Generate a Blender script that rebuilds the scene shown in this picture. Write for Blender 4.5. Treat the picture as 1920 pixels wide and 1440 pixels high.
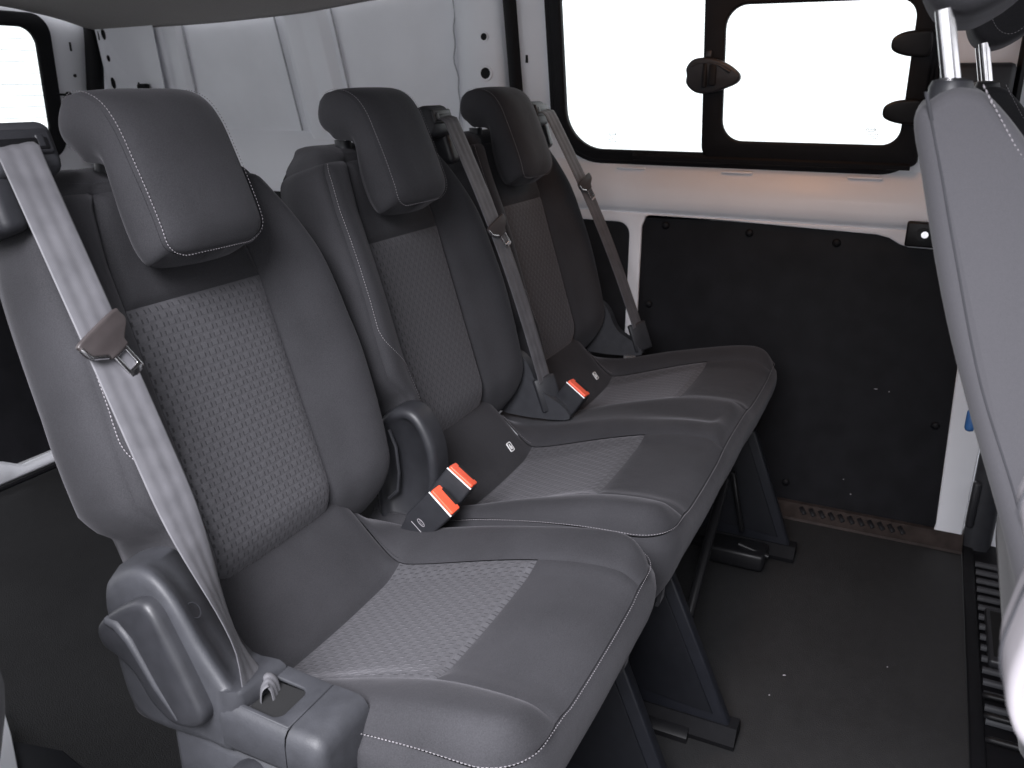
import bpy, bmesh, math, random
from mathutils import Vector, Matrix
random.seed(7)
sc = bpy.context.scene
for o in list(bpy.data.objects): bpy.data.objects.remove(o)
COL = sc.collection
PI = math.pi

# ------------------------------------------------------------------ camera
CAM = (-0.7263, -0.6589, 0.9972); YAW, PITCH, ROLL = 0.44830, 0.34057, 0.00113
cy, sy, cp, sp = math.cos(YAW), math.sin(YAW), math.cos(PITCH), math.sin(PITCH)
F_ = Vector((cp*cy, cp*sy, -sp)); R_ = Vector((sy, -cy, 0)); U_ = R_.cross(F_)
cr, sr = math.cos(ROLL), math.sin(ROLL)
R2 = R_*cr+U_*sr; U2 = U_*cr-R_*sr
cd = bpy.data.cameras.new('camera'); cam = bpy.data.objects.new('camera', cd); COL.objects.link(cam)
m = Matrix((R2, U2, -F_)).transposed().to_4x4(); m.translation = Vector(CAM); cam.matrix_world = m
cd.sensor_width = 36; cd.lens = 36*1587/1920; cd.clip_start = .02; cd.clip_end = 60
cd.dof.use_dof = True; cd.dof.focus_distance = 1.15; cd.dof.aperture_fstop = 11
sc.camera = cam

# ------------------------------------------------------------------ world, lamps, exposure
w = bpy.data.worlds.new('World'); sc.world = w; w.use_nodes = True
bg = w.node_tree.nodes['Background']; bg.inputs['Color'].default_value = (.94, .95, 1, 1); bg.inputs['Strength'].default_value = 1.85
sc.view_settings.view_transform = 'Standard'; sc.view_settings.look = 'None'
sc.view_settings.exposure = 0; sc.view_settings.gamma = 1

def lamp(name, kind, loc, target, energy, color, size=None, sizey=None):
    l = bpy.data.lights.new(name, kind); o = bpy.data.objects.new(name, l); COL.objects.link(o)
    l.energy = energy; l.color = color; o.location = loc
    if kind == 'AREA':
        l.shape = 'RECTANGLE'; l.size = size; l.size_y = sizey or size
    elif size: l.shadow_soft_size = size
    o.rotation_euler = (Vector(target)-Vector(loc)).to_track_quat('-Z', 'Y').to_euler()
    return o
lamp('studio_softbox', 'AREA', (-1.55, -.50, 2.1), (.0, -.1, .45), 178, (.95, .945, 1), 1.1, 1.1)
lamp('roof_lamp', 'AREA', (.98, -.36, 1.235), (1.30, -.34, .72), 1.2, (1, .50, .25), .10, .5)

# ------------------------------------------------------------------ helpers
def link(o, parent=None):
    COL.objects.link(o)
    if parent is not None: o.parent = parent
    return o
def mesh_obj(name, verts, faces, mat, parent=None, smooth=True, uvs=None, fix=True, sharp=None):
    me = bpy.data.meshes.new(name); me.from_pydata([tuple(v) for v in verts], [], faces)
    if uvs is not None:
        l = me.uv_layers.new(name='UVMap')
        for lp in me.loops: l.data[lp.index].uv = uvs[lp.vertex_index]
    if fix:
        bm = bmesh.new(); bm.from_mesh(me); bmesh.ops.recalc_face_normals(bm, faces=bm.faces); bm.to_mesh(me); bm.free()
    if smooth: me.polygons.foreach_set('use_smooth', [True]*len(me.polygons))
    if sharp: me.set_sharp_from_angle(angle=math.radians(sharp))
    me.materials.append(mat)
    return link(bpy.data.objects.new(name, me), parent)
def empty(name, loc=(0, 0, 0)):
    o = bpy.data.objects.new(name, None); o.location = loc; o.empty_display_size = .05; COL.objects.link(o); return o
def tag(o, label=None, cat=None, group=None, kind=None):
    for k, v in (('label', label), ('category', cat), ('group', group), ('kind', kind)):
        if v: o[k] = v
    return o
def lerp(a, b, t): return a+(b-a)*t
def interp(x, xs, ys):
    if x <= xs[0]: return ys[0]
    for i in range(len(xs)-1):
        if x <= xs[i+1]: return lerp(ys[i], ys[i+1], (x-xs[i])/(xs[i+1]-xs[i]))
    return ys[-1]
def spline(x, xs, ys):          # smooth monotone-ish hermite
    n = len(xs)
    if x <= xs[0]: return ys[0]
    if x >= xs[-1]: return ys[-1]
    for i in range(n-1):
        if x <= xs[i+1]: break
    def sl(k):
        if k == 0: return (ys[1]-ys[0])/(xs[1]-xs[0])
        if k == n-1: return (ys[-1]-ys[-2])/(xs[-1]-xs[-2])
        return (ys[k+1]-ys[k-1])/(xs[k+1]-xs[k-1])
    h = xs[i+1]-xs[i]; t = (x-xs[i])/h
    return ((2*t**3-3*t*t+1)*ys[i]+(t**3-2*t*t+t)*h*sl(i)+(-2*t**3+3*t*t)*ys[i+1]+(t**3-t*t)*h*sl(i+1))
def sst(a, b, x):
    t = max(0, min(1, (x-a)/(b-a))); return t*t*(3-2*t)
def cspan(n):                   # denser towards both ends
    return [lerp(i/(n-1), .5-.5*math.cos(PI*i/(n-1)), .75) for i in range(n)]
def grid(name, f, us, vs, mat, parent, uvf=None, smooth=True):
    V = []; UV = [] if uvf else None; nu = len(us)
    for v in vs:
        for u in us:
            V.append(f(u, v))
            if uvf: UV.append(uvf(u, v))
    Fc = [(j*nu+i, j*nu+i+1, (j+1)*nu+i+1, (j+1)*nu+i) for j in range(len(vs)-1) for i in range(nu-1)]
    return mesh_obj(name, V, Fc, mat, parent, smooth, UV)
def nrm(S, u, v, e=1e-3):
    a = S(u+e, v)-S(u-e, v); b = S(u, v+e)-S(u, v-e); n = a.cross(b)
    return n.normalized() if n.length > 0 else Vector((0, 0, 1))
def panel(name, S, out, u0, u1, v0, v1, nu, nv, mat, parent, puff=.003, dip=.003, rad=.007, edges=(1, 1, 1, 1), uvf=None, NS=None):
    """upholstery panel lying on the base surface S(u,v); its edges are pulled in so neighbouring panels meet in a seam"""
    V = []; UV = [] if uvf else None
    ts = cspan(nu); rs = cspan(nv)
    for r in rs:
        v = lerp(v0, v1, r); a, b = u0(v), u1(v)
        pa = S(a, v); pb = S(b, v); wd = max((pb-pa).length, 1e-4)
        ln = max((S(lerp(a, b, .5), v1)-S(lerp(a, b, .5), v0)).length, 1e-4)
        for t in ts:
            u = lerp(a, b, t); p = S(u, v); n = nrm(NS or S, u, v)
            if n.dot(out) < 0: n = -n
            d = min([x for x in (t*wd if edges[0] else 9, (1-t)*wd if edges[1] else 9, r*ln if edges[2] else 9, (1-r)*ln if edges[3] else 9)])
            k = 1-math.exp(-(d/rad)**1.3)
            V.append(p+n*(puff*k-dip*(1-k)))
            if uvf: UV.append(uvf(u, v))
    Fc = [(j*nu+i, j*nu+i+1, (j+1)*nu+i+1, (j+1)*nu+i) for j in range(nv-1) for i in range(nu-1)]
    return mesh_obj(name, V, Fc, mat, parent, True, UV)
def frames(pts):
    T = []
    for i in range(len(pts)):
        a = pts[max(i-1, 0)]; b = pts[min(i+1, len(pts)-1)]; T.append((b-a).normalized())
    return T
def tube_data(pts, r, n=8, closed_ends=True):
    pts = [Vector(p) for p in pts]; T = frames(pts); V = []; Fc = []
    up = Vector((0, 0, 1)) if abs(T[0].z) < .9 else Vector((1, 0, 0))
    a = T[0].cross(up).normalized()
    for i, p in enumerate(pts):
        a = (a-T[i]*a.dot(T[i])).normalized(); b = T[i].cross(a)
        rr = r[i] if isinstance(r, (list, tuple)) else r
        for k in range(n): V.append(p+(a*math.cos(2*PI*k/n)+b*math.sin(2*PI*k/n))*rr)
    for i in range(len(pts)-1):
        for k in range(n): Fc.append((i*n+k, i*n+(k+1) % n, (i+1)*n+(k+1) % n, (i+1)*n+k))
    if closed_ends: Fc.append(tuple(range(n))); Fc.append(tuple((len(pts)-1)*n+k for k in range(n)))
    return V, Fc
def tube(name, pts, r, mat, parent=None, n=8):
    V, Fc = tube_data(pts, r, n); return mesh_obj(name, V, Fc, mat, parent, True, sharp=50)
def stitches(name, path, mat, parent, L=.0027, gap=.0013, wd=.00048, lift=.0008):
    """path: list of (point, normal)"""
    V = []; Fc = []; pos = 0.; seg = 0; acc = 0.
    P = [p for p, n in path]; N = [n for p, n in path]
    D = [0.]
    for i in range(len(P)-1): D.append(D[-1]+(P[i+1]-P[i]).length)
    def at(d):
        for i in range(len(D)-1):
            if d <= D[i+1]:
                t = (d-D[i])/max(D[i+1]-D[i], 1e-9); return P[i].lerp(P[i+1], t), N[i].lerp(N[i+1], t).normalized()
        return P[-1], N[-1]
    while pos+L < D[-1]:
        a, na = at(pos); b, nb = at(pos+L); t = (b-a)
        if t.length > 1e-6:
            t.normalize(); s = t.cross(na).normalized()*wd; s2 = s*random.uniform(.8, 1.1); tw = s*random.uniform(-.35, .35)
            a2 = a+na*lift*.2; b2 = b+nb*lift*.2; mdl = (a+b)/2+(na+nb).normalized()*lift
            k = len(V)
            V += [a2-s*.4, a2+s*.4, mdl-s2+tw, mdl+s2+tw, b2-s*.4, b2+s*.4, mdl+na*-.0008]
            Fc += [(k, k+1, k+3, k+2), (k+2, k+3, k+5, k+4), (k, k+2, k+6), (k+2, k+4, k+6), (k+1, k+6, k+3), (k+3, k+6, k+5)]
        pos += L+gap
    o = mesh_obj(name, V, Fc, mat, parent, False, fix=False); o['kind'] = 'stuff'; return o
def rrect(x0, x1, y0, y1, r, n=8):
    r = r if isinstance(r, (tuple, list)) else (r,)*4; pts = []
    for (cx, cy_, a0, rr) in ((x1-r[0], y1-r[0], 0, r[0]), (x0+r[1], y1-r[1], PI/2, r[1]), (x0+r[2], y0+r[2], PI, r[2]), (x1-r[3], y0+r[3], 1.5*PI, r[3])):
        for i in range(n+1):
            a = a0+PI/2*i/n; pts.append((cx+rr*math.cos(a), cy_+rr*math.sin(a)))
    return pts
def smooth_loop(pts, n=5):
    out = []; N = len(pts)
    for i in range(N):
        p0, p1, p2, p3 = (Vector(pts[(i+k-1) % N]) for k in range(4))
        for j in range(n):
            t = j/n
            out.append(tuple(.5*((2*p1)+(p2-p0)*t+(2*p0-5*p1+4*p2-p3)*t*t+(3*p1-p0-3*p2+p3)*t**3)))
    return out
def plate_data(loops, depth, bevel=0., seg=2):
    cu = bpy.data.curves.new('t', 'CURVE'); cu.dimensions = '2D'; cu.fill_mode = 'BOTH'
    cu.extrude = max(depth/2-bevel, 0); cu.bevel_depth = bevel; cu.bevel_resolution = seg; cu.offset = -bevel
    for lp in loops:
        s = cu.splines.new('POLY'); s.points.add(len(lp)-1); s.use_cyclic_u = True
        for p, q in zip(s.points, lp): p.co = (q[0], q[1], 0, 1)
    ob = bpy.data.objects.new('t', cu); me = bpy.data.meshes.new_from_object(ob)
    V = [v.co.copy() for v in me.vertices]; Fc = [tuple(p.vertices) for p in me.polygons]
    bpy.data.objects.remove(ob); bpy.data.curves.remove(cu); bpy.data.meshes.remove(me)
    return V, Fc
def plate(name, loops, depth, fr, mat, parent=None, bevel=0., seg=2, sharp=35):
    V, Fc = plate_data(loops, depth, bevel, seg)
    me = mesh_obj(name, [Vector(fr(v.x, v.y, v.z)) for v in V], Fc, mat, parent, True, fix=False)
    bm = bmesh.new(); bm.from_mesh(me.data); bmesh.ops.remove_doubles(bm, verts=bm.verts, dist=1e-6)
    bmesh.ops.recalc_face_normals(bm, faces=bm.faces); bm.to_mesh(me.data); bm.free()
    me.data.polygons.foreach_set('use_smooth', [True]*len(me.data.polygons)); me.data.set_sharp_from_angle(angle=math.radians(sharp))
    return me
def planeframe(o, a, b, c):
    o, a, b, c = Vector(o), Vector(a), Vector(b), Vector(c)
    return lambda x, y, z: o+a*x+b*y+c*z
def box(name, lo, hi, mat, parent=None, bevel=.003, seg=2, M=None):
    bm = bmesh.new(); bmesh.ops.create_cube(bm, size=1)
    lo, hi = Vector(lo), Vector(hi)
    for v in bm.verts: v.co = Vector(((lo.x+hi.x)/2+v.co.x*(hi.x-lo.x), (lo.y+hi.y)/2+v.co.y*(hi.y-lo.y), (lo.z+hi.z)/2+v.co.z*(hi.z-lo.z)))
    if bevel: bmesh.ops.bevel(bm, geom=bm.edges, offset=bevel, segments=seg, profile=.5, affect='EDGES')
    if M: bm.transform(M)
    me = bpy.data.meshes.new(name); bm.to_mesh(me); bm.free()
    me.polygons.foreach_set('use_smooth', [True]*len(me.polygons)); me.set_sharp_from_angle(angle=math.radians(50))
    me.materials.append(mat); return link(bpy.data.objects.new(name, me), parent)
def loft(name, loops, mat, parent=None, caps=True, sharp=50, closed=True):
    n = len(loops[0]); V = [Vector(p) for lp in loops for p in lp]; Fc = []
    for j in range(len(loops)-1):
        for i in range(n if closed else n-1):
            k = (i+1) % n; Fc.append((j*n+i, j*n+k, (j+1)*n+k, (j+1)*n+i))
    if caps: Fc.append(tuple(range(n))); Fc.append(tuple((len(loops)-1)*n+i for i in range(n)))
    return mesh_obj(name, V, Fc, mat, parent, True, sharp=sharp)

# ------------------------------------------------------------------ materials
class NT:
    def __init__(s, name):
        s.m = bpy.data.materials.new(name); s.m.use_nodes = True; s.t = s.m.node_tree; s.b = s.t.nodes['Principled BSDF']
    def n(s, typ, **kw):
        nd = s.t.nodes.new(typ)
        for k, v in kw.items(): setattr(nd, k, v)
        return nd
    def l(s, a, b): s.t.links.new(a, b)
    def math(s, op, a, b=None, c=None):
        nd = s.n('ShaderNodeMath', operation=op)
        for i, x in enumerate((a, b, c)):
            if x is None: continue
            if hasattr(x, 'is_linked') or hasattr(x, 'links'): s.l(x, nd.inputs[i])
            else: nd.inputs[i].default_value = x
        return nd.outputs[0]
    def noise(s, scale, detail=3, coord=None, rough=.5):
        nd = s.n('ShaderNodeTexNoise'); nd.inputs['Scale'].default_value = scale; nd.inputs['Detail'].default_value = detail; nd.inputs['Roughness'].default_value = rough
        if coord is not None: s.l(coord, nd.inputs['Vector'])
        return nd
    def ramp(s, fac, c0, c1, p0=0, p1=1):
        r = s.n('ShaderNodeValToRGB'); e = r.color_ramp.elements
        e[0].position, e[1].position = p0, p1; e[0].color = (*c0, 1); e[1].color = (*c1, 1); s.l(fac, r.inputs[0]); return r.outputs[0]
    def bump(s, h, strength, dist, prev=None):
        b = s.n('ShaderNodeBump'); b.inputs['Strength'].default_value = strength; b.inputs['Distance'].default_value = dist; s.l(h, b.inputs['Height'])
        if prev is not None: s.l(prev, b.inputs['Normal'])
        s.l(b.outputs[0], s.b.inputs['Normal']); return b.outputs[0]
    def set(s, **kw):
        for k, v in kw.items(): s.b.inputs[k.replace('_', ' ')].default_value = v
        return s
def simple(name, col, rough=.5, metal=0., spec=.5, var=.12, nscale=60, bscale=0, bstr=.2, bdist=.0005, sheen=0, coat=0):
    t = NT(name); tc = t.n('ShaderNodeTexCoord').outputs['Object']
    nz = t.noise(nscale, 4, tc); t.l(t.ramp(nz.outputs[0], [c*(1-var) for c in col], [min(1, c*(1+var)) for c in col], .3, .7), t.b.inputs['Base Color'])
    t.set(Roughness=rough, Metallic=metal); t.b.inputs['Specular IOR Level'].default_value = spec
    if sheen: t.b.inputs['Sheen Weight'].default_value = sheen; t.b.inputs['Sheen Roughness'].default_value = .45
    if coat: t.b.inputs['Coat Weight'].default_value = coat; t.b.inputs['Coat Roughness'].default_value = .08
    r2 = t.noise(nscale*.37, 3, tc); mr = t.n('ShaderNodeMapRange'); mr.inputs['To Min'].default_value = max(0, rough-.08); mr.inputs['To Max'].default_value = min(1, rough+.08)
    t.l(r2.outputs[0], mr.inputs['Value']); t.l(mr.outputs[0], t.b.inputs['Roughness'])
    if bscale:
        b = t.noise(bscale, 2, tc); t.bump(b.outputs[0], bstr, bdist)
    return t.m
def fabric_mat():
    t = NT('charcoal_knit'); tc = t.n('ShaderNodeTexCoord').outputs['Object']
    big = t.noise(9, 3, tc); fine = t.noise(900, 2, tc)
    mix = t.math('ADD', t.math('MULTIPLY', big.outputs[0], .45), t.math('MULTIPLY', fine.outputs[0], .55))
    t.l(t.ramp(mix, (.0200, .0197, .0220), (.0425, .0418, .0465), .3, .72), t.b.inputs['Base Color'])
    t.set(Roughness=.85); t.b.inputs['Specular IOR Level'].default_value = .25
    t.b.inputs['Sheen Weight'].default_value = .10; t.b.inputs['Sheen Roughness'].default_value = .4; t.b.inputs['Sheen Tint'].default_value = (.95, .93, 1, 1)
    w1 = t.noise(14, 3, tc)
    p = t.bump(w1.outputs[0], .4, .005); t.bump(fine.outputs[0], .35, .0006, p)
    return t.m
def weave_mat():
    t = NT('woven_insert'); uv = t.n('ShaderNodeUVMap').outputs[0]
    sep = t.n('ShaderNodeSeparateXYZ'); t.l(uv, sep.inputs[0])
    v = t.math('MULTIPLY', sep.outputs[1], 1/.0095); row = t.math('FLOOR', v); fv = t.math('FRACT', v)
    half = t.math('MULTIPLY', t.math('MODULO', row, 2.), .5)
    u = t.math('ADD', t.math('MULTIPLY', sep.outputs[0], 1/.0165), half); fu = t.math('FRACT', t.math('ADD', u, 100.))
    def band(x, c, hw, soft):   # 1 inside |x-c|<hw
        d = t.math('ABSOLUTE', t.math('SUBTRACT', x, c)); mr = t.n('ShaderNodeMapRange'); mr.interpolation_type = 'SMOOTHSTEP'
        t.l(d, mr.inputs['Value']); mr.inputs['From Min'].default_value = hw; mr.inputs['From Max'].default_value = hw+soft
        mr.inputs['To Min'].default_value = 1; mr.inputs['To Max'].default_value = 0; return mr.outputs[0]
    block = t.math('MULTIPLY', band(fu, .5, .22, .08), band(fv, .55, .30, .12))
    d1 = t.math('MULTIPLY', band(fu, .2, .03, .05), band(fv, .42, .24, .08))
    d2 = t.math('MULTIPLY', band(fu, .8, .03, .05), band(fv, .42, .24, .08))
    dash = t.math('MAXIMUM', d1, d2)
    fine = t.noise(700, 2, t.n('ShaderNodeTexCoord').outputs['Object'])
    val = t.math('ADD', t.math('SUBTRACT', t.math('MULTIPLY', block, .08), t.math('MULTIPLY', dash, .36)), t.math('ADD', .50, t.math('MULTIPLY', t.math('SUBTRACT', fine.outputs[0], .5), .35)))
    t.l(t.ramp(val, (.020, .0197, .022), (.116, .114, .124), 0, 1), t.b.inputs['Base Color'])
    t.set(Roughness=.8); t.b.inputs['Specular IOR Level'].default_value = .3
    t.b.inputs['Sheen Weight'].default_value = .2; t.b.inputs['Sheen Roughness'].default_value = .35; t.b.inputs['Sheen Tint'].default_value = (.95, .93, 1, 1)
    h = t.math('SUBTRACT', block, t.math('MULTIPLY', dash, .8))
    p = t.bump(h, .4, .0007); t.bump(fine.outputs[0], .3, .0005, p)
    return t.m
def belt_mat():
    t = NT('grey_webbing'); uv = t.n('ShaderNodeUVMap').outputs[0]
    sep = t.n('ShaderNodeSeparateXYZ'); t.l(uv, sep.inputs[0])
    wv = t.math('SINE', t.math('MULTIPLY', sep.outputs[1], 2*PI/.0018)); wu = t.math('SINE', t.math('MULTIPLY', sep.outputs[0], 2*PI/.0022))
    h = t.math('MULTIPLY', wv, wu); nz = t.noise(40, 3, t.n('ShaderNodeTexCoord').outputs['Object'])
    v = t.math('ADD', t.math('MULTIPLY', h, .12), nz.outputs[0])
    t.l(t.ramp(v, (.070, .069, .076), (.112, .110, .120), .25, .8), t.b.inputs['Base Color'])
    t.set(Roughness=.55); t.b.inputs['Sheen Weight'].default_value = .05; t.bump(h, .25, .0003); return t.m
def glass_mat():
    t = NT('clear_glass'); nd = t.t.nodes; out = nd['Material Output']; nd.remove(t.b)
    tr = t.n('ShaderNodeBsdfTransparent'); tr.inputs[0].default_value = (.97, .99, .98, 1); gl = t.n('ShaderNodeBsdfGlossy'); gl.inputs['Roughness'].default_value = .02
    fr = t.n('ShaderNodeFresnel'); fr.inputs[0].default_value = 1.45; mx = t.n('ShaderNodeMixShader')
    t.l(fr.outputs[0], mx.inputs[0]); t.l(tr.outputs[0], mx.inputs[1]); t.l(gl.outputs[0], mx.inputs[2]); t.l(mx.outputs[0], out.inputs[0]); return t.m
FAB = fabric_mat(); WEAVE = weave_mat(); BELT = belt_mat(); GLASS = glass_mat()
THREAD = simple('pale_thread', (.25, .235, .25), .7, var=.1)
DTHREAD = simple('dark_thread', (.03, .03, .035), .8)
PLAST = simple('charcoal_grained_plastic', (.034, .035, .040), .52, spec=.4, bscale=700, bstr=.35, bdist=.0006)
PLASTD = simple('dark_smooth_plastic', (.022, .0225, .026), .45, spec=.4, bscale=500, bstr=.15)
NAVY = simple('navy_black_plastic', (.009, .0098, .0135), .5, spec=.3, bscale=600, bstr=.2)
NAVYD = simple('dark_navy_plastic', (.007, .0075, .010), .55, spec=.25)
GLOSSB = simple('black_enamel_steel', (.007, .007, .008), .42, spec=.25)
RUBBER = simple('black_rubber', (.006, .006, .0075), .6, spec=.2, bscale=300, bstr=.1)
TRIMB = simple('black_hardboard', (.0085, .0085, .0105), .62, spec=.22, var=.25, nscale=20, bscale=500, bstr=.25)
FOOTM = simple('black_powder_coat', (.006, .006, .007), .75, spec=.12)
METAL = simple('polished_steel', (.72, .71, .72), .18, 1.)
BRONZE = simple('brown_black_tongue_plastic', (.035, .029, .029), .45)
RED = simple('orange_red_plastic', (.85, .11, .05), .4, var=.05)
PAINT = simple('white_body_paint', (.80, .81, .85), .46, var=.03, nscale=5, bscale=25, bstr=.04, bdist=.002, coat=.08)
PAINTM = simple('matt_white_skin', (.80, .81, .85), .5, var=.05, nscale=6, bscale=18, bstr=.08, bdist=.003)
SEALER = simple('grey_seam_sealer', (.42, .42, .45), .6, bscale=90, bstr=.3, bdist=.001)
HEADL = simple('grey_headliner_cloth', (.28, .265, .255), .95, var=.08, nscale=300, bscale=900, bstr=.3)
WHITEP = simple('white_tag_plastic', (.8, .8, .8), .4)
GREYT = simple('pale_grey_trim', (.26, .245, .26), .6, var=.04, bscale=400, bstr=.1)
GREYF = simple('grey_cloth', (.060, .0585, .065), .9, var=.05, nscale=900, bscale=900, bstr=.2, sheen=.1)
BLUE = simple('blue_plastic', (.035, .11, .28), .4)
BROWNSILL = simple('brown_worn_sill_plate', (.03, .023, .021), .7, spec=.2, var=.3, nscale=40)
ETCH = simple('grey_glass_print', (.25, .26, .26), .6)
WIRE = simple('brown_heater_wire', (.06, .05, .05), .6)
HOLE = simple('dark_hole', (.004, .004, .0045), .9)  # near-black base puts the shade inside holes and slots into the colour
def floor_mat():
    t = NT('black_rubber_floor'); tc = t.n('ShaderNodeTexCoord').outputs['Object']
    a = t.noise(3, 4, tc); b = t.noise(420, 2, tc); c = t.noise(38, 5, tc, .7)
    v = t.math('ADD', t.math('MULTIPLY', a.outputs[0], .55), t.math('MULTIPLY', c.outputs[0], .45))
    t.l(t.ramp(v, (.011, .011, .0115), (.024, .0237, .0245), .35, .72), t.b.inputs['Base Color']); t.set(Roughness=.55)
    p = t.bump(b.outputs[0], .7, .0014); return t.m
FLOOR = floor_mat()

# ------------------------------------------------------------------ setting: floor, headliner, walls
def fl(u, v): return Vector((u, v, 0))
floor = grid('floor', fl, [-1.2+i*.1 for i in range(25)]+[1.245], [-.848+i*.1 for i in range(23)]+[1.46], FLOOR, None); tag(floor, kind='structure')
def hz(x, y):
    e = interp(y, [-1.2, .4, .68, .75, .92, 1.23, 1.71], [1.235, 1.215, 1.198, 1.19, 1.172, 1.157, 1.147])
    return e+.075*(1-(abs(x)/1.247)**6)*interp(y, [-1, 1.2, 1.75], [1, 1, .85])
head = grid('headliner', lambda x, y: Vector((x, y, hz(x, y))), [-.5+i*.1 for i in range(17)]+[1.13, 1.16, 1.19, 1.21, 1.23, 1.245], [-1.6+i*.1 for i in range(33)]+[1.65, 1.69, 1.715], HEADL, None)
tag(head, kind='structure')
sol = head.modifiers.new('thickness', 'SOLIDIFY'); sol.thickness = .02; sol.offset = 1

GRND = simple('grey_workshop_floor', (.12, .12, .125), .8)
gr = grid('ground', lambda x, y: Vector((x, y, -.48)), [-5+i for i in range(11)], [-5+i for i in range(11)], GRND, None); tag(gr, kind='structure')  # out of view, added to block world light from below
# cargo side wall (rear of the door), y from .30 to 1.76
wall = empty('cargo_side_wall', (1.29, 1.0, 0)); tag(wall, kind='structure')
wall.location = (0, 0, 0)
def wx(z): return 1.305-max(0, z-.8)*.13          # slight tumblehome
skin = grid('outer_skin', lambda y, z: Vector((wx(z)+.012*math.sin(max(0, min(1, (y-.35)/1.4))*PI), y, z)), [.28+i*.06 for i in range(26)], [.0+i*.08 for i in range(16)], PAINTM, wall)
def rib(name, y0, y1, z0, z1, d=.028, fl_=.018, lean=0, mat=PAINT, steps=12):
    loops = []
    for i in range(steps+1):
        z = lerp(z0, z1, i/steps); dy = lean*(z-.95)
        X0 = wx(z)+.012
        f2 = fl_
        prof = [(y0-f2, 0), (y0-f2*.85, .06), (y0-.004, .90), (y0+.001, .97), (y0+.008, 1), (lerp(y0, y1, .40), 1.0), (lerp(y0, y1, .44), .94), (lerp(y0, y1, .56), .94), (lerp(y0, y1, .60), 1.0), (y1-.008, 1), (y1-.001, .97), (y1+.004, .90), (y1+f2*.85, .06), (y1+f2, 0)]
        loops.append([(X0-d*k, y+dy, z) for y, k in prof])
    return loft(name, loops, mat, wall, caps=False, closed=False, sharp=70)
rib('rib', .845, .95, .78, 1.22, .020, .03, .12)
rib('rib', 1.385, 1.48, .78, 1.22, .022, .02)
# hinge-side sheet next to the rear pillar
plate('rear_corner_sheet', [rrect(1.45, 1.690, .7, 1.22, .008)]+[[(yc+rx*math.cos(a*PI/8), zc+rz*math.sin(a*PI/8)) for a in range(16)] for yc, zc, rx, rz in ((1.660, 1.138, .010, .016), (1.664, 1.070, .008, .010), (1.670, .998, .011, .018), (1.561, .995, .006, .007))],
      .003, lambda a, b, c: (wx(b)-.026+c, a, b), PAINT, wall, .0008)
box('slot_mark', (wx(1.14)-.0285, 1.678, 1.122), (wx(1.14)-.0265, 1.682, 1.155), HOLE, wall, 0)
for yc, zc in ((1.660, 1.138), (1.664, 1.070), (1.670, .998), (1.561, .995)):
    box('hole_backing', (wx(zc)-.020, yc-.016, zc-.024), (wx(zc)-.018, yc+.016, zc+.024), HOLE, wall, 0)
# horizontal rail under the skin panels
loft('waist_rail', [[(wx(.8)+.01, y, .875), (wx(.8)-.006, y, .86), (wx(.8)-.022, y, .835), (1.27, y, .80), (1.258, y, .76), (1.256, y, .70)] for y in (.36, .6, .9, 1.2, 1.5, 1.75)], PAINT, wall, caps=False, closed=False, sharp=70)
plate('lower_trim_panel', [rrect(.34, 1.72, .04, .70, .03)], .006, lambda a, b, c: (1.262+c, a, b), TRIMB, wall, .001)
# door-jamb pillar (white, with holes) at y .30-.44
loft('jamb_pillar', [[(wx(z)+.01, .455, z), (wx(z)-.006, .45, z), (wx(z)-.03, .425, z), (wx(z)-.044, .40, z), (wx(z)-.05, .37, z), (wx(z)-.05, .325, z), (wx(z)-.044, .305, z), (wx(z)-.02, .295, z), (wx(z)+.02, .288, z)] for z in [.0+i*.1 for i in range(13)]], PAINT, wall, caps=False, closed=False, sharp=80)
for yc, zc, r in ((.352, 1.022, .013), (.350, 1.104, .008)):
    ring = [(r*1.45*math.cos(i*PI/10), r*1.45*math.sin(i*PI/10)) for i in range(20)]; inn = [(r*math.cos(i*PI/10), r*math.sin(i*PI/10)) for i in range(20)]
    plate('hole_rim', [ring, inn], .004, lambda a, b, c, yc=yc, zc=zc: (wx(zc)-.051+c, yc+a, zc+b), PAINT, wall, .001)
    plate('hole_backing', [inn], .002, lambda a, b, c, yc=yc, zc=zc: (wx(zc)-.0515+c, yc+a, zc+b), HOLE, wall)
# wavy seam-sealer bead where the skin panel meets the pillar
tube('sealer_bead', [(wx(z)-.004+.002*math.sin(z*70), .458+.003*math.sin(z*37)+.002*math.sin(z*91)-.10*max(0, z-1.13), z) for z in [.88+i*.012 for i in range(27)]], .0022, SEALER, wall, 6)
for yy in (.80, .995, 1.365):
    tube('panel_edge_bead', [(wx(z)+.004, yy+(.12*(z-.95) if yy < 1.2 else 0), z) for z in [.87+i*.03 for i in range(12)]], .0028, SEALER, wall, 6)
box('cable_grommet', (1.228, 1.505, .962), (1.246, 1.545, .997), RUBBER, wall, .006)

# unseen body shell added to cut stray world light: near wall, cabin front, cabin door
shell = empty('near_side_wall'); tag(shell, kind='structure')
plate('side_panel', [[(.02, -.02), (.02, 1.26), (1.76, 1.26), (1.76, -.02)], rrect(.22, 1.62, .72, 1.18, .08)], .05, lambda a, b, c: (-.49+c, a, b), PAINTM, shell, .01)  # opening shaped to let world light onto the far cargo wall
box('front_door_panel', (-.56, -2.0, -.1), (-.50, -1.02, 1.26), PAINTM, shell, .01)
box('dashboard', (-.5, -2.05, -.1), (1.3, -1.75, .85), PLASTD, shell, .05)
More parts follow.
